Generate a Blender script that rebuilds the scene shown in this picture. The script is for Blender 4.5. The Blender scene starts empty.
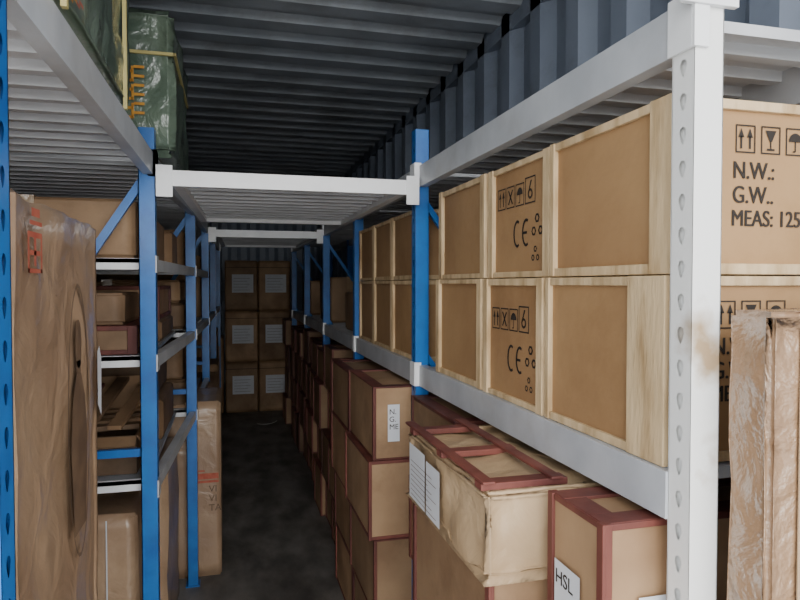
import bpy, bmesh, math, random
from mathutils import Vector, Matrix, noise
random.seed(7)
S=bpy.context.scene
COL=S.collection

# ---------------------------------------------------------------- materials
def new_mat(name):
    m=bpy.data.materials.new(name); m.use_nodes=True
    nt=m.node_tree; b=nt.nodes['Principled BSDF']
    return m,nt,b
def surf(name,c1,c2,scale=6,rough=.6,bump=.1,bscale=40,metal=0,detail=6,coat=0,rand=0,stretch=(1,1,1),lo=.35,hi=.65,bdist=.004,dist=0,stain=0):
    m,nt,b=new_mat(name); N=nt.nodes; L=nt.links
    tc=N.new('ShaderNodeTexCoord'); mp=N.new('ShaderNodeMapping'); mp.inputs['Scale'].default_value=stretch
    L.new(tc.outputs['Object'],mp.inputs['Vector'])
    vec=mp.outputs['Vector']
    oi=N.new('ShaderNodeObjectInfo')
    if rand:
        ad=N.new('ShaderNodeVectorMath'); ad.operation='ADD'; ml=N.new('ShaderNodeVectorMath'); ml.operation='SCALE'
        ml.inputs[0].default_value=(37,19,53); L.new(oi.outputs['Random'],ml.inputs['Scale'])
        L.new(vec,ad.inputs[0]); L.new(ml.outputs['Vector'],ad.inputs[1]); vec=ad.outputs['Vector']
    n=N.new('ShaderNodeTexNoise'); n.inputs['Scale'].default_value=scale; n.inputs['Detail'].default_value=detail
    L.new(vec,n.inputs['Vector'])
    r=N.new('ShaderNodeValToRGB'); r.color_ramp.elements[0].position=lo; r.color_ramp.elements[1].position=hi
    r.color_ramp.elements[0].color=(*c1,1); r.color_ramp.elements[1].color=(*c2,1)
    L.new(n.outputs['Fac'],r.inputs['Fac'])
    out=r.outputs['Color']
    if stain:
        n3=N.new('ShaderNodeTexNoise'); n3.inputs['Scale'].default_value=2.3; n3.inputs['Detail'].default_value=8; n3.inputs['Roughness'].default_value=.7; L.new(vec,n3.inputs['Vector'])
        r3=N.new('ShaderNodeValToRGB'); r3.color_ramp.elements[0].position=.36; r3.color_ramp.elements[1].position=.52
        v=1-stain; r3.color_ramp.elements[0].color=(v,v*.97,v*.93,1); r3.color_ramp.elements[1].color=(1,1,1,1)
        L.new(n3.outputs['Fac'],r3.inputs['Fac'])
        mx=N.new('ShaderNodeVectorMath'); mx.operation='MULTIPLY'; L.new(out,mx.inputs[0]); L.new(r3.outputs['Color'],mx.inputs[1]); out=mx.outputs['Vector']
    if rand:
        mr=N.new('ShaderNodeMapRange')
        mr.inputs['To Min'].default_value=1-rand; mr.inputs['To Max'].default_value=1+rand
        L.new(oi.outputs['Random'],mr.inputs['Value'])
        hs=N.new('ShaderNodeHueSaturation'); L.new(mr.outputs['Result'],hs.inputs['Value']); L.new(out,hs.inputs['Color'])
        out=hs.outputs['Color']
    L.new(out,b.inputs['Base Color'])
    b.inputs['Roughness'].default_value=rough; b.inputs['Metallic'].default_value=metal
    b.inputs['Coat Weight'].default_value=coat; b.inputs['Coat Roughness'].default_value=.12
    if bump:
        n2=N.new('ShaderNodeTexNoise'); n2.inputs['Scale'].default_value=bscale; n2.inputs['Detail'].default_value=5
        n2.inputs['Distortion'].default_value=dist
        L.new(vec,n2.inputs['Vector'])
        bp=N.new('ShaderNodeBump'); bp.inputs['Strength'].default_value=bump; bp.inputs['Distance'].default_value=bdist
        L.new(n2.outputs['Fac'],bp.inputs['Height']); L.new(bp.outputs['Normal'],b.inputs['Normal'])
        if coat: L.new(bp.outputs['Normal'],b.inputs['Coat Normal'])
    return m
M={}
M['card']=surf('cardboard',(.32,.18,.08),(.41,.245,.112),3,.72,.2,50,rand=.1,stain=.16)
M['card_d']=surf('cardboard_aged',(.25,.145,.075),(.40,.255,.14),4,.65,.4,16,rand=.22,stain=.3,bdist=.006)
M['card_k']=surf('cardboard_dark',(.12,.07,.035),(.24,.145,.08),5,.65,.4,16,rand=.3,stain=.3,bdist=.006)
M['card_wrap']=surf('cardboard_plastic_wrapped',(.31,.195,.12),(.43,.29,.18),3,.5,.7,9,coat=.6,rand=.08,bdist=.015,dist=.6,stain=.2)
M['film']=surf('plastic_film_over_cardboard',(.30,.18,.10),(.36,.225,.13),2,.35,1,13,coat=1,bdist=.025,dist=.3,stain=.1)
M['paper']=surf('kraft_paper',(.38,.255,.14),(.52,.37,.22),4,.6,.9,9,coat=.15,bdist=.018,dist=.7,stain=.12,rand=.02)
M['pine']=surf('pine_wood',(.42,.28,.14),(.68,.51,.30),7,.65,.4,30,stretch=(4,4,.8),rand=.1,lo=.3,hi=.58,stain=.15)
M['redwood']=surf('red_stained_batten',(.085,.02,.016),(.19,.055,.04),9,.6,.25,40,stretch=(1,1,.3),rand=.25,stain=.3)
M['white']=surf('white_painted_steel',(.76,.77,.78),(.86,.87,.88),12,.4,.04,60,lo=.2,hi=.5)
M['worn']=surf('worn_white_post_paint',(.42,.30,.18),(.86,.86,.84),5,.42,.05,60,lo=.29,hi=.40)
M['grey']=surf('grey_beam_paint',(.43,.45,.48),(.56,.58,.61),6,.4,.04,60,stain=.1)
M['deck']=surf('galvanised_deck',(.48,.49,.51),(.64,.65,.67),5,.45,.05,40)
M['shelf']=surf('grey_shelf_plate',(.25,.28,.32),(.38,.41,.46),5,.35,.05,40)
M['blue']=surf('blue_painted_steel',(.008,.10,.38),(.015,.16,.50),10,.35,.05,60,lo=.25,hi=.6,stain=.15)
M['wall']=surf('container_paint',(.16,.19,.25),(.24,.28,.35),2.2,.5,.08,30,lo=.3,hi=.7,stain=.25)
M['ceil']=surf('container_roof_paint',(.26,.285,.32),(.42,.45,.49),2.5,.45,.08,30,lo=.3,hi=.7,stain=.25)
M['floor']=surf('dirty_plywood',(.10,.094,.088),(.25,.235,.215),6,.55,.5,18,stretch=(1,.5,1),stain=.35)
M['ground']=surf('concrete_yard',(.5,.5,.48),(.6,.59,.57),3,.85,.3,30)
M['green']=surf('green_tarpaulin_wrap',(.085,.13,.095),(.18,.24,.175),5,.35,.9,7,coat=.9,bdist=.03,dist=.8,stain=.2)
M['yellow']=surf('yellow_strap',(.5,.42,.15),(.6,.5,.2),9,.5,0)
M['black']=surf('black_ink',(.02,.015,.012),(.04,.028,.02),9,.8,0)
M['brown']=surf('faded_brown_ink',(.10,.058,.035),(.17,.105,.06),14,.6,0)
M['label']=surf('paper_label',(.62,.64,.68),(.75,.77,.8),4,.6,.1,20)
M['red']=surf('red_ink',(.36,.07,.04),(.45,.12,.07),30,.7,0)
M['orange']=surf('orange_ink',(.6,.25,.03),(.7,.35,.05),30,.7,0)
M['tape']=surf('packing_tape',(.38,.26,.15),(.48,.35,.22),4,.12,.5,12,coat=1,bdist=.008,dist=.8)
M['strap']=surf('white_strap',(.7,.7,.68),(.8,.8,.78),9,.5,0)

# ---------------------------------------------------------------- mesh builder
class MB:
    def __init__(s): s.bm=bmesh.new(); s.mats=[]
    def mi(s,k):
        if k not in s.mats: s.mats.append(k)
        return s.mats.index(k)
    def box(s,a,b,k,M4=None):
        x0,y0,z0=a;x1,y1,z1=b; i=s.mi(k)
        P=[(x0,y0,z0),(x1,y0,z0),(x1,y1,z0),(x0,y1,z0),(x0,y0,z1),(x1,y0,z1),(x1,y1,z1),(x0,y1,z1)]
        v=[s.bm.verts.new(M4@Vector(p) if M4 else p) for p in P]
        for f in ((0,3,2,1),(4,5,6,7),(0,1,5,4),(1,2,6,5),(2,3,7,6),(3,0,4,7)):
            s.bm.faces.new([v[j] for j in f]).material_index=i
    def bar(s,p,q,w,h,k):
        p=Vector(p);q=Vector(q);d=q-p;L=d.length;y=d/L
        up=Vector((0,0,1)) if abs(y.z)<.95 else Vector((1,0,0))
        x=y.cross(up).normalized(); z=x.cross(y)
        m=Matrix((( x.x,y.x,z.x,p.x),(x.y,y.y,z.y,p.y),(x.z,y.z,z.z,p.z),(0,0,0,1)))
        s.box((-w/2,0,-h/2),(w/2,L,h/2),k,m)
    def poly(s,pts,k):
        f=s.bm.faces.new([s.bm.verts.new(p) for p in pts]); f.material_index=s.mi(k)
    def done(s,name,loc=(0,0,0),parent=None,bevel=0,rotz=0,smooth=False):
        me=bpy.data.meshes.new(name); 
        if smooth:
            for f in s.bm.faces: f.smooth=True
        s.bm.normal_update(); s.bm.to_mesh(me); s.bm.free()
        for k in s.mats: me.materials.append(M[k])
        o=bpy.data.objects.new(name,me); COL.objects.link(o); o.location=loc; o.rotation_euler[2]=rotz
        if parent: o.parent=parent
        if bevel:
            b=o.modifiers.new('bevel','BEVEL'); b.width=bevel; b.segments=2; b.limit_method='ANGLE'
        return o

FACE={'-y':(math.pi/2,0,0),'-x':(math.pi/2,0,-math.pi/2),'+x':(math.pi/2,0,math.pi/2)}
def text(s,parent,loc,size,face,mat='black',bold=.0,sx=1):
    c=bpy.data.curves.new('print_text','FONT'); c.body=s; c.size=size; c.extrude=.0003; c.offset=bold
    c.materials.append(M[mat])
    o=bpy.data.objects.new('print_text',c); COL.objects.link(o); o.parent=parent; o.scale=(sx,1,1)
    o.location=loc; o.rotation_euler=FACE[face]; return o
def prints(parent,loc,face,polys,mat='black',name='printed_mark'):
    mb=MB()
    for p in polys: mb.poly([(a,b,0) for a,b in p],mat)
    o=mb.done(name,loc,parent); o.rotation_euler=FACE[face]; return o
def rect(x,y,w,h): return [(x,y),(x+w,y),(x+w,y+h),(x,y+h)]
def ring(cx,cy,rx,ry,t,n=24,a0=0,a1=2*math.pi):
    P=[]
    for i in range(n):
        a,b=a0+(a1-a0)*i/n,a0+(a1-a0)*(i+1)/n
        P.append([(cx+rx*math.cos(a),cy+ry*math.sin(a)),(cx+rx*math.cos(b),cy+ry*math.sin(b)),(cx+(rx-t)*math.cos(b),cy+(ry-t)*math.sin(b)),(cx+(rx-t)*math.cos(a),cy+(ry-t)*math.sin(a))])
    return P
def frame(w,h,t): return [rect(0,0,w,t),rect(0,h-t,w,t),rect(0,t,t,h-2*t),rect(w-t,t,t,h-2*t)]
def icon(kind,s,ox=0,oy=0):
    w=s*.85; P=frame(w,s,s*.05)
    if kind=='up':
        for cx in (.28*w,.72*w):
            P.append(rect(cx-.04*s,.15*s,.08*s,.45*s)); P.append([(cx-.13*s,.55*s),(cx+.13*s,.55*s),(cx,.88*s)])
    if kind=='glass':
        P.append([(w*.5-.05*s,.45*s),(w*.5+.05*s,.45*s),(w*.78,.85*s),(w*.22,.85*s)]); P.append(rect(w*.5-.025*s,.2*s,.05*s,.26*s)); P.append(rect(w*.3,.13*s,w*.4,.07*s))
    if kind=='umb':
        P.append([(w*.5+.35*w*math.cos(t),.5*s+.32*s*math.sin(t)) for t in [math.pi*i/10 for i in range(11)]]); P.append(rect(w*.5-.025*s,.14*s,.05*s,.37*s)); P.append(rect(w*.5-.12*s,.12*s,.12*s,.05*s))
    if kind=='x':
        P.append([(w*.2,.2*s),(w*.3,.15*s),(w*.8,.8*s),(w*.7,.85*s)]); P.append([(w*.8,.2*s),(w*.7,.15*s),(w*.2,.8*s),(w*.3,.85*s)])
    if kind=='six':
        P+=ring(w*.5,.36*s,.2*s,.2*s,.09*s,12)
        P.append([(w*.5-.2*s,.38*s),(w*.5-.11*s,.38*s),(w*.5+.14*s,.86*s),(w*.5+.03*s,.86*s)])
    if kind=='rec':
        P=[]
        for k in range(3):
            a=math.pi/2+k*2.094; P+=ring(w*.5+.3*s*math.cos(a),.5*s+.3*s*math.sin(a),.18*s,.18*s,.08*s,6)
    if kind=='ce':
        P=ring(.3*s,.5*s,.3*s,.45*s,.09*s,14,math.pi*.35,math.pi*1.65)+ring(.95*s,.5*s,.3*s,.45*s,.09*s,14,math.pi*.35,math.pi*1.65)+[rect(.7*s,.46*s,.3*s,.08*s)]
    return [[(a+ox,b+oy) for a,b in p] for p in P]

# ---------------------------------------------------------------- room shell
XL,XR,Y0,Y1,ZC=-1.25,1.12,.3,8.6,2.65
def corr(name,length,height,pitch,depth,mat,mapf,flat=(.3,.2,.3,.2)):
    mb=MB(); i=mb.mi(mat); pts=[]; u=0
    while u<length:
        a,b,c,d=[f*pitch for f in flat]
        pts+= [(u,0),(u+a,0),(u+a+b,depth),(u+a+b+c,depth)]; u+=pitch
    pts.append((u,0)); pts=[(min(a,length),b) for a,b in pts]
    bot=[mb.bm.verts.new(mapf(a,b,0)) for a,b in pts]; top=[mb.bm.verts.new(mapf(a,b,height)) for a,b in pts]
    for k in range(len(pts)-1):
        if pts[k+1][0]-pts[k][0]<1e-6: continue
        mb.bm.faces.new([bot[k],bot[k+1],top[k+1],top[k]]).material_index=i
    return mb.done(name)
corr('wall_right',Y1-Y0+.05,ZC+.03,.27,.04,'wall',lambda u,d,v:(XR+d,Y0+u,v))
corr('wall_left',Y1-Y0+.05,ZC+.03,.27,.04,'wall',lambda u,d,v:(XL-d,Y0+u,v))
corr('wall_back',XR-XL+.1,ZC+.03,.24,.04,'wall',lambda u,d,v:(XL-.05+u,Y1+d,v))
corr('ceiling',Y1-Y0+.05,XR-XL+.1,.205,.028,'ceil',lambda u,d,v:(XL-.05+v,Y0+u,ZC+d),flat=(.42,.14,.3,.14))
mb=MB(); mb.box((XL-.05,Y0,-.03),(XR+.05,Y1+.05,0),'floor'); mb.done('floor')
mb=MB(); mb.box((-15,-20,-.2),(15,14,-.16),'ground'); mb.done('ground_outside')
mb=MB(); mb.box((XR-.0,Y0,ZC-.06),(XR+.05,Y1,ZC+.03),'wall'); mb.box((XL-.05,Y0,ZC-.06),(XL,Y1,ZC+.03),'wall')
mb.done('trim_1')

# ---------------------------------------------------------------- racks
def post(mb,x,y,z1,side,col='blue',z0=0):
    w=.05; n=int(round((z1-z0)/w)); z1=z0+n*w; i=mb.mi(col); dep=.05
    for c in range(n):
        cz=z0+(c+.5)*w; cy=y+w/2; o=[];inn=[]
        for k in range(16):
            a=2*math.pi*k/16; ca,sa=math.cos(a),math.sin(a); m=max(abs(ca),abs(sa))
            o.append(mb.bm.verts.new((x,cy+ca/m*w/2,cz+sa/m*w/2)))
            rx=.0075 if sa>0 else .0075*(1-.45*abs(sa)); rz=.010 if sa>0 else .016
            inn.append(mb.bm.verts.new((x,cy+ca*rx,cz+sa*rz)))
        for k in range(16):
            j=(k+1)%16; mb.bm.faces.new([o[k],o[j],inn[j],inn[k]]).material_index=i
    xs=sorted((x,x+side*dep)); t=.003
    mb.box((xs[0],y,z0),(xs[1],y+t,z1),col); mb.box((xs[0],y+w-t,z0),(xs[1],y+w,z1),col)
    rx=x+side*.007; mb.box((min(rx,rx+side*.002),y+t,z0),(max(rx,rx+side*.002),y+w-t,z1),col)
    bx=x+side*dep; mb.box((min(bx,bx-side*t),y,z0),(max(bx,bx-side*t),y+.015,z1),col); mb.box((min(bx,bx-side*t),y+w-.015,z0),(max(bx,bx-side*t),y+w,z1),col)
    mb.box((xs[0]-.01,y-.01,z0),(xs[1]+.01,y+w+.01,z0+.006),col)
def deck(mb,xa,xb,y0,y1,z,dx0=0,pitch=.1):
    i=mb.mi('deck'); n=max(1,int((y1-y0)/pitch)); p=(y1-y0)/n; prof=[]
    for k in range(n):
        u=y0+k*p; prof+=[(u,z-.02),(u+.002,z),(u+p*.72,z),(u+p*.74,z-.02)]
    prof.append((y1,z-.02))
    A=[mb.bm.verts.new((xa+dx0*(a-y0)/(y1-y0),a,b)) for a,b in prof]; B=[mb.bm.verts.new((xb,a,b)) for a,b in prof]
    for k in range(len(prof)-1): mb.bm.faces.new([A[k],A[k+1],B[k+1],B[k]]).material_index=i
def conn(mb,x,y,z,side,col='white'):
    a=x-side*.006; b=x+side*.02
    mb.box((min(a,b),y-.006,z-.055),(max(a,b),y-.0,z+.03),col)
    mb.box((min(a,x),y-.0,z-.055),(max(a,x),y+.055,z+.03),col)

PY=[.80,2.20,3.40,4.60,5.80,7.00]
RX=.65; RB=1.045
RPX=[.658,.642,.65,.65,.65,.65]
mb=MB()
for k,y in enumerate(PY):
    post(mb,RPX[k],y,2.35 if k==0 else (2.12 if k==1 else 2.0),1,'worn' if k==0 else 'blue')
    post(mb,RB+.05,y,2.0,-1,'blue')
    for a,b in ((.2,.75),(.75,1.3),(1.3,1.85)):
        pa,pb=((RX+.03,a),(RB+.02,b)) if int(a*10)%2==0 else ((RB+.02,a),(RX+.03,b))
        if k: mb.bar((pa[0],y+.025,pa[1]),(pb[0],y+.025,pb[1]),.02,.02,'blue')
for k in range(5):
    ya,yb=PY[k]+.05,PY[k+1]
    for z in (1.257,1.97):
        mb.box((RX+.004,ya,z-.075),(RX+.034,yb,z),'grey'); mb.box((RX+.034,ya,z-.05),(RX+.046,yb,z-.02),'grey')
        mb.box((RB+.01,ya,z-.075),(RB+.04,yb,z),'grey')
        deck(mb,RX+.03,RB+.02,ya+.01,yb-.01,z-.002)
        if not(k==0 and z<1.5): conn(mb,RPX[k],PY[k],z-.02,1)
conn(mb,RX,PY[5],1.23,1); conn(mb,RX,PY[5],1.95,1)
mb.box((RX-.02,.79,1.955),(RX+.075,.80,2.02),'white')
mb.done('storage_rack',bevel=.0012)
LX=[-.25,-.232,-.168,-.14,-.12,-.10]; LB=-1.1
LS={0:[1.97],1:[1.97,1.63,1.31,.90],2:[1.97,1.63,1.31,.9],3:[1.97,1.31],4:[1.97,1.31]}
mb=MB()
for k,y in enumerate(PY):
    post(mb,LX[k],y,(2.3,2.05,1.95,1.95,1.95,1.95)[k],-1,'blue'); post(mb,LB-.05,y,1.95,1,'blue')
    x=LX[k]-.03
    if k: 
        mb.bar((x,y+.025,1.90),(x-.42,y+.025,1.24),.02,.025,'blue')
        mb.bar((x,y+.025,1.0),(LB,y+.025,1.0),.02,.025,'blue')
for k in range(5):
    ya,yb=PY[k]+.05,PY[k+1]
    for z in LS[k]:
        h=.07 if z>1.9 else .04
        mb.bar((LX[k]-.019,ya,z-h/2),(LX[k+1]-.019,yb,z-h/2),.03,h,'grey')
        mb.box((LB-.04,ya,z-h),(LB-.01,yb,z),'grey')
        if z>1.9: deck(mb,LX[k]-.03,LB-.02,ya+.01,yb-.01,z-.001,dx0=LX[k+1]-LX[k])
        else:
            x0,x1=LX[k]-.034,LX[k+1]-.034
            mb.box((LB-.01,ya+.0,z-.012),(min(x0,x1),yb,z+.002),'shelf')
            mb.box((LB-.01,ya-.0,z-.034),(x0,ya+.012,z+.003),'white')
        if z>1.9:
            conn(mb,LX[k],PY[k],z-.02,-1); conn(mb,LX[k+1],PY[k+1],z-.02,-1)
        else:
            mb.box((LX[k],PY[k]-.004,z-.045),(LX[k]+.005,PY[k]+.054,z+.01),'grey')
mb.done('storage_rack')
def panel(x0,x1,x0b,y0,y1,z):
    mb=MB()
    mb.box((x0,y0,z-.05),(x1,y0+.03,z),'white'); mb.box((x0b,y1-.03,z-.05),(x1,y1,z),'white')
    mb.box((x1-.03,y0+.03,z-.05),(x1,y1-.03,z),'white')
    mb.bar((x0+.015,y0+.03,z-.025),(x0b+.015,y1-.03,z-.025),.03,.05,'white')
    deck(mb,x0+.02,x1-.02,y0+.03,y1-.03,z-.012,dx0=x0b-x0)
    mb.box((x0-.05,y0-.004,z-.085),(x0,y0+.004,z+.015),'white'); mb.box((x1,y0-.004,z-.085),(x1+.045,y0+.004,z+.015),'white')
    mb.done('overhead_shelf_panel')
panel(-.175,.60,-.14,2.17,3.40,1.912)
panel(-.09,.60,-.07,4.57,5.8,1.92)

# ---------------------------------------------------------------- crates & cartons
def crate(x0,y0,z0,x1,y1,z1,wood='pine',card='card',bw=.035,tb=.016,near=None,name='wood_framed_crate',th=.011,wx=None):
    cx,cy=(x0+x1)/2,(y0+y1)/2; w,d,h=(x1-x0)/2,(y1-y0)/2,z1-z0; near=near or bw; wx=wx or bw
    mb=MB(); t=th
    mb.box((-w+t,-d+t,t),(w-t,d-t,h-t),card)
    R=lambda: random.uniform(-.0025,.0025) if wood=='pine' else 0
    for sx in (-1,1):
        for sy in (-1,1):
            b=(near if sy<0 else bw)+R()
            xa,xb=sorted((sx*w,sx*(w-t-.001))); ya,yb=sorted((sy*d,sy*(d-b)))
            mb.box((xa,ya,0),(xb,yb,h),wood)
            xa,xb=sorted((sx*(w-t),sx*(w-wx))); ya,yb=sorted((sy*d,sy*(d-t-.001)))
            mb.box((xa,ya,0),(xb,yb,h),wood)
    for za,zb in ((0,tb+R()),(h-tb+R(),h-.001)):
        for sx in (-1,1):
            xa,xb=sorted((sx*(w-.003),sx*(w-t-.001))); mb.box((xa,-d+near,za),(xb,d-bw,zb),wood)
        for sy in (-1,1):
            ya,yb=sorted((sy*(d-.003),sy*(d-t-.001))); mb.box((-w+wx,ya,za),(w-wx,yb,zb),wood)
    for sy in (-1,1):
        ya,yb=sorted((sy*(d-t),sy*(d-.05))); mb.box((-w+t,ya,h-t-.001),(w-t,yb,h),wood)
    for sx in (-1,1):
        xa,xb=sorted((sx*(w-t),sx*(w-.05))); mb.box((xa,-d+.05,h-t-.001),(xb,d-.05,h-.0005),wood)
    return mb.done(name,(cx,cy,z0),bevel=.0015)

def carton(x0,y0,z0,x1,y1,z1,card='card_d',name='cardboard_carton',tape=True,rot=0,amp=.003,nn=14,bev=.012):
    w,d,h=(x1-x0)/2,(y1-y0)/2,z1-z0
    bm=bmesh.new(); bmesh.ops.create_cube(bm,size=1)
    for v in bm.verts: v.co=Vector((v.co.x*2*w,v.co.y*2*d,v.co.z*h+h/2))
    bmesh.ops.bevel(bm,geom=bm.edges[:],offset=bev*.7,segments=2,affect='EDGES')
    for ax in range(3):
        for k in range(1,nn):
            lo=(-w,-d,0)[ax]; hi=(w,d,h)[ax]; co=[0,0,0]; co[ax]=lo+(hi-lo)*k/nn; no=[0,0,0]; no[ax]=1
            bmesh.ops.bisect_plane(bm,geom=bm.verts[:]+bm.edges[:]+bm.faces[:],plane_co=co,plane_no=no)
    off=Vector((x0*7,y0*5,z0*9))
    bm.normal_update()
    for v in bm.verts:
        n=noise.noise(v.co*6+off)*amp+noise.noise(v.co*15+off)*amp*.5
        if v.co.z>.004: v.co+=v.normal*(n-amp*.9)
    for f in bm.faces: f.smooth=True
    mb=MB(); mb.bm.free(); mb.bm=bm; mb.mi(card)
    if tape:
        e=.0015
        mb.box((-.025,-d-e,h-.09),(.025,-d+.001,h+e),'tape'); mb.box((-.025,-d,h-.001),(.025,d,h+e),'tape'); mb.box((-.025,d-.001,h-.09),(.025,d+e,h+e),'tape')
    return mb.done(name,((x0+x1)/2,(y0+y1)/2,z0),rotz=rot)

Z1a,Z1b,Z2a,Z2b=1.258,1.563,1.565,1.85
rows=[(.868,1.265),(1.278,1.62),(1.635,2.03)]
for ti,(za,zb) in enumerate(((Z1a,Z1b),(Z2a,Z2b))):
    for ri,(ya,yb) in enumerate(rows):
        X0=.662 if ti==0 else .672+.005*(ri==1)
        nb=.10 if ri==0 and ti==0 else (.055 if ri==0 else .032)
        c=crate(X0,ya,za,1.04,yb,zb,near=nb,bw=.03 if ri else .018,tb=.016)
        w=(1.04-X0)/2; d=(yb-ya)/2
        if ri==0:
            yy=-d+.0095; s=.046; q=-.030 if ti==0 else 0; v=.018 if ti==0 else 0
            prints(c,(-.054+q,yy,.20+v),'-y',icon('up',s)+icon('glass',s,s*1.1)+icon('umb',s,s*2.2))
            for dx in (0,.0012):
                text('N.W.:',c,(-.060+q+dx,yy-dx*.1,.158+v),.040,'-y',sx=.85)
                text('G.W..',c,(-.060+q+dx,yy-dx*.1,.118+v),.040,'-y',sx=.85)
                text('MEAS: 125X42',c,(-.062+q+dx,yy-dx*.1,.080+v),.038,'-y',sx=.85)
        if ri==1:
            xx=-w+.0095; s=.055
            prints(c,(xx,.125,.175),'-x',icon('up',s)+icon('x',s,s*.97)+icon('umb',s,s*1.94)+icon('six',s*1.15,s*2.9))
            prints(c,(xx,.03,.07),'-x',icon('ce',.075))
            prints(c,(xx,-.07,.085),'-x',icon('rec',.065)); prints(c,(xx,-.07,.03),'-x',icon('rec',.045))
for ti,(za,zb) in enumerate(((Z1a,Z1b),(Z2a,Z2b-.02))):
    for ya,yb in ((2.29,2.66),(2.665,3.02),(3.025,3.37)):
        crate(.668,ya,za,1.04,yb,zb,bw=.022,wood='pine')
carton(.72,3.6,1.257,1.03,4.1,1.5); carton(.72,4.75,1.257,1.03,5.3,1.6); carton(.72,6.0,1.257,1.03,6.6,1.58)

# right floor stacks
def stack(xs,y0,y1,tiers,wood='redwood',bw=.02,lab=()):
    z=0
    for i,h in enumerate(tiers):
        x=xs+random.uniform(-.025,.025)
        c=crate(x,y0+random.uniform(0,.012),z+.001,1.04,y1-random.uniform(0,.012),z+h-.001,wood=wood,card='card_d',bw=bw,tb=random.choice((.006,.012)),th=.006,wx=.012,name='strapped_export_carton')
        if i in lab:
            w=(1.04-x)/2; d=(y1-y0)/2
            prints(c,(-w+.055,-d-.001,h*.25),'-y',[rect(0,0,.045,h*.5)],'label','paper_label')
            text('N.\nG.\nME',c,(-w+.06,-d-.002,h*.62),.028,'-y')
        z+=h
stack(.47,1.09,1.62,[.33,.33,.33],lab=(2,))
stack(.60,1.68,2.16,[.30,.29,.29,.28])
stack(.50,2.285,2.80,[.30,.30,.295,.275],lab=(3,0))
stack(.53,2.82,3.33,[.29,.30,.29,.27])
for bay in range(2,5):
    a=PY[bay]+.07; b=PY[bay+1]-.02; n=3; L=(b-a)/n
    for q in range(n):
        stack(.55+.03*bay/2+random.uniform(-.03,.03),a+q*L+.004,a+(q+1)*L-.004,[.29,.30,.28,.28] if random.random()<.7 else [.3,.28,.3,.22])
stack(.6,7.1,7.5,[.29,.3,.28,.28])
c=crate(.56,.875,.60,1.03,1.055,1.172,wood='redwood',card='card_d',bw=.018,tb=.012,name='strapped_export_carton',th=.006)
prints(c,(-.2362,.06,.36),'-x',[rect(0,0,.085,.10)],'label','paper_label'); text('HSL',c,(-.2370,.056,.42),.036,'-x')
prints(c,(-.17,-.0915,.33),'-y',[rect(0,0,.05,.12)],'label','paper_label'); text('N.W\nM.W',c,(-.167,-.0922,.42),.018,'-y')
crate(.55,.875,.0,1.03,1.055,.598,wood='redwood',card='card_d',bw=.018,name='strapped_export_carton',th=.006)

A=carton(.44,1.075,.992,1.0,1.64,1.172,card='paper',name='paper_wrapped_box',tape=False,amp=.018,nn=22)
mb=MB()
w=.28;d=.2825
for yy in (-d+.03,-.02,d-.08): mb.box((-w+.01,yy,.170),(-w+.19,yy+.035,.184),'redwood')
mb.box((-w+.01,-d+.02,.184),(-w+.035,d,.19),'redwood'); mb.box((-w+.15,-d+.02,.184),(-w+.175,d,.19),'redwood')
mb.done('lid_battens',parent=A,bevel=.002)
prints(A,(-.281,.20,.02),'-x',[rect(0,0,.13,.135),rect(.14,.0,.10,.125)],'label','paper_label')
prints(A,(-.2817,.185,.03),'-x',[rect(0,.012*k,.2-.03*(k%3),.0015) for k in range(8)],'brown')

T=carton(.70,.70,0,1.0,.785,1.515,card='film',name='tall_wrapped_carton',tape=False,amp=.005,nn=24)
mb=MB(); mb.box((-.10,-.044,.1),(-.05,-.042,1.49),'tape'); mb.done('tape_strips',parent=T)

# ---------------------------------------------------------------- left side
L=carton(-.9,.93,0,-.268,1.50,1.68,card='card_wrap',name='large_wrapped_carton',tape=False,amp=.010,nn=26)
w=.316
f=w+.0005
P=ring(.06,1.30,.085,.25,.007,32)+[[(.06+.024*math.cos(a),1.44+.045*math.sin(a)) for a in [2*math.pi*i/20 for i in range(20)]]]+[[(.045,1.385),(.04,1.41),(.08,1.41),(.075,1.385)]]+[[(.015,1.10),(.105,1.10),(.125,1.26),(.108,1.34),(.08,1.385),(.04,1.385),(.012,1.34),(-.004,1.26)]]
prints(L,(f,0,0),'+x',P,'brown','faded_figure_print')
prints(L,(f,-.235,1.565),'+x',[rect(0,0,.07,.006),rect(0,.05,.07,.008),rect(.0,.0,.008,.05),rect(.062,0,.008,.05),rect(.03,.01,.01,.04),rect(.01,.025,.05,.007),rect(.01,.068,.06,.006),rect(.02,.08,.04,.012)],'red')
prints(L,(f+.002,.22,1.27),'+x',[[(0,.03),(.035,0),(.04,.12),(.02,.15),(.0,.14)]],'label','torn_label')
def lc(y0,y1,z0,z1,xf,xb=-.95,**k): return carton(xb,y0,z0,xf,y1,z1,**k)
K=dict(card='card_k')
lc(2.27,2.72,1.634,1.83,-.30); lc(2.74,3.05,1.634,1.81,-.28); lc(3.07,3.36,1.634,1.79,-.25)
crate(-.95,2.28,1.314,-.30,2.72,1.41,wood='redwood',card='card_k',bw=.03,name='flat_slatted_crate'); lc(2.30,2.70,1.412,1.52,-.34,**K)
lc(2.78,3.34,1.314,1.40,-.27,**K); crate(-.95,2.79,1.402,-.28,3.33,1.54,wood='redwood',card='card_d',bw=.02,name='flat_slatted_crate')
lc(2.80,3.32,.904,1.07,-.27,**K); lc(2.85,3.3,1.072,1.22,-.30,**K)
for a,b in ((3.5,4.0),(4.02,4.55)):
    lc(a,b,1.634,1.83,-.23); lc(a,b,1.314,1.45,-.23,**K); lc(a,b,1.452,1.57,-.25); lc(a,b,.904,1.05,-.22,**K); lc(a,b,1.052,1.22,-.24,**K)
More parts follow.
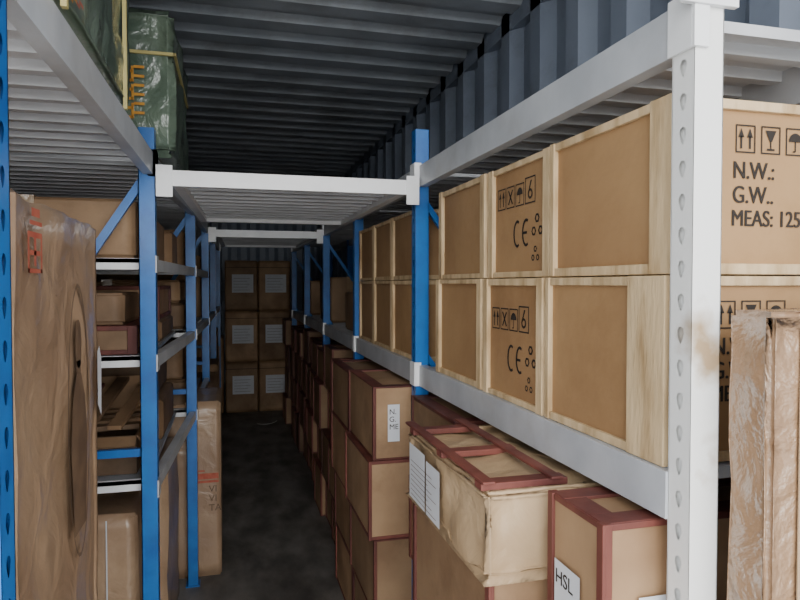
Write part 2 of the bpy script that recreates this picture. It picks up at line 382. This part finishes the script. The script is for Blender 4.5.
lc(4.72,5.2,1.314,1.75,-.2); lc(5.22,5.76,1.314,1.7,-.2); lc(5.9,6.9,1.314,1.72,-.2)
mb=MB(); w,d,h,t=.30,.21,.13,.006
mb.box((-w,-d,0),(w,d,t),'card_k'); mb.box((-w,-d,t),(w,-d+t,h),'card_k'); mb.box((-w,d-t,t),(w,d,h),'card_k'); mb.box((-w,-d+t,t),(-w+t,d-t,h),'card_k'); mb.box((w-t,-d+t,t),(w,d-t,h),'card_k')
def flap(p,rot,ax,sx,sy): mb.box((-sx,0,0),(sx,sy,t),'card_d',Matrix.Translation(p)@Matrix.Rotation(ax,4,'Z')@Matrix.Rotation(rot,4,'X'))
flap((0,d-.004,h),1.2,0,w,.15); flap((0,-d+.002,h),-2.6,0,w,.05); flap((w-.002,0,h),-1.0,-math.pi/2,d,.02)
for k in range(7): mb.bar((-w+.08+.075*k,-d-.0,h+.03+.012*(k%3)),(-w+.05+.09*k,d-.02,h+.12+.02*(k%2)),.045,.014,('redwood','card_k','card_d','card_d')[k%4])
for k in range(4): mb.bar((-w+.02,-d+.05+.1*k,h+.01),(w+.0,-d+.08+.1*k,h+.02),.05,.016,('card_k','card_d')[k%2])
mb.done('open_carton',(-.61,2.53,.904))
c=lc(2.29,2.72,0,.78,-.30,card='card_wrap',amp=.008); lc(2.76,3.34,0,.80,-.25,card='card_wrap',amp=.008)
mb=MB()
for k in range(3): mb.box((.1+.06*k,-.2175,.02),(.104+.06*k,-.2155,.76),'label')
mb.done('clear_straps',parent=c)
c=lc(3.50,3.98,0,.93,-.05,xb=-.5,card='card_wrap',tape=False); 
prints(c,(.09,-.243,.5),'-y',[rect(0,0,.12,.012),rect(0,.02,.12,.03),rect(.0,.06,.05,.008)],'red')
text('VI\nVI\nTA',c,(.16,-.243,.45),.05,'-y','brown')
lc(4.02,4.56,0,.88,-.09,xb=-.6); lc(4.7,5.3,0,.85,-.09,xb=-.6); lc(5.32,5.95,0,.9,-.1,xb=-.6); lc(6.0,6.9,0,1.1,-.12,xb=-.7)
lc(6.95,7.5,0,.9,-.11,xb=-.7)

for cx in range(2):
    for r in range(3):
        x=-.06+.39*cx; z=.61*r
        c=carton(x,7.9,z+.001,x+.384,8.4,z+.607,tape=False,name='labelled_carton')
        prints(c,(-.11,-.254,.22),'-y',[rect(0,0,.25,.22)],'label','paper_label')
        prints(c,(-.09,-.256,.25),'-y',[rect(0,.035*k,.19-.03*(k%2),.003) for k in range(5)],'brown')
        mb=MB(); mb.box((-.19,-.254,.52),(.19,-.2525,.525),'black'); mb.done('seam',parent=c)
carton(.74,7.95,.001,1.08,8.4,.6); carton(-.45,7.9,.001,-.08,8.4,.9)

def bundle(x0,y0,z0,x1,y1,z1,amp=.016):
    return carton(x0,y0,z0,x1,y1,z1,card='green',name='tarpaulin_wrapped_bundle',tape=False,amp=amp,nn=20,bev=.03)
g=bundle(-.85,.95,1.973,-.235,1.78,2.55)
w=.3075; d=.415
mb=MB()
for q in (d-.10,-.28): mb.box((w-.012,q,0),(w-.003,q+.012,.57),'yellow')
mb.done('straps',parent=g)
P=[]
for k in range(3):
    for j in range(4): P.append(rect(.0+.02*(j%2)*1.4,.04*k+.01*j,.025,.006))
    P.append(rect(.022,.04*k,.006,.034))
prints(g,(w-.002,-.27,.02),'+x',P,'orange'); prints(g,(w-.002,-.22,.03),'+x',P[:9],'red')
g=bundle(-.85,2.27,1.973,-.165,2.95,2.47)
w=.3425;d=.34
mb=MB(); mb.box((-w,-d+.003,.335),(w-.008,-d+.012,.345),'yellow'); mb.box((w-.012,-d+.003,.335),(w-.004,d-.01,.345),'yellow'); mb.done('straps',parent=g)
prints(g,(.17,-d+.002,.12),'-y',[[(a*1.3,b*1.5) for a,b in p] for p in P],'orange')
bundle(-.85,3.0,1.973,-.3,3.7,2.3)

def curve(name,pts,r,mat):
    c=bpy.data.curves.new(name,'CURVE'); c.dimensions='3D'; sp=c.splines.new('NURBS'); sp.points.add(len(pts)-1)
    for p,q in zip(sp.points,pts): p.co=(*q,1)
    sp.use_endpoint_u=True; c.bevel_depth=r; c.materials.append(M[mat]); o=bpy.data.objects.new(name,c); COL.objects.link(o)
curve('plastic_strap_scrap',[(.28,7.2,.004),(.35,7.1,.004),(.45,7.12,.01),(.5,7.3,.004)],.003,'strap')

# ---------------------------------------------------------------- light
wd=bpy.data.worlds.new('overcast'); S.world=wd; wd.use_nodes=True
bg=wd.node_tree.nodes['Background']; bg.inputs['Color'].default_value=(.94,.97,1,1); bg.inputs['Strength'].default_value=3.1
sl=bpy.data.lights.new('sun','SUN'); sl.energy=4.0; sl.angle=math.radians(60); sl.color=(1,.98,.95)
so=bpy.data.objects.new('sun',sl); COL.objects.link(so); so.rotation_euler=Vector((.08,1,-.08)).to_track_quat('-Z','Y').to_euler()

# ---------------------------------------------------------------- camera
cd=bpy.data.cameras.new('camera'); cd.sensor_width=36; cd.lens=28.8; cd.clip_start=.02
co=bpy.data.objects.new('camera',cd); COL.objects.link(co); S.camera=co
co.location=(0,0,1.55); th=math.atan(.2656); p=math.radians(1.47)
dirv=Vector((math.sin(th)*math.cos(p),math.cos(th)*math.cos(p),-math.sin(p)))
co.rotation_euler=dirv.to_track_quat('-Z','Y').to_euler()
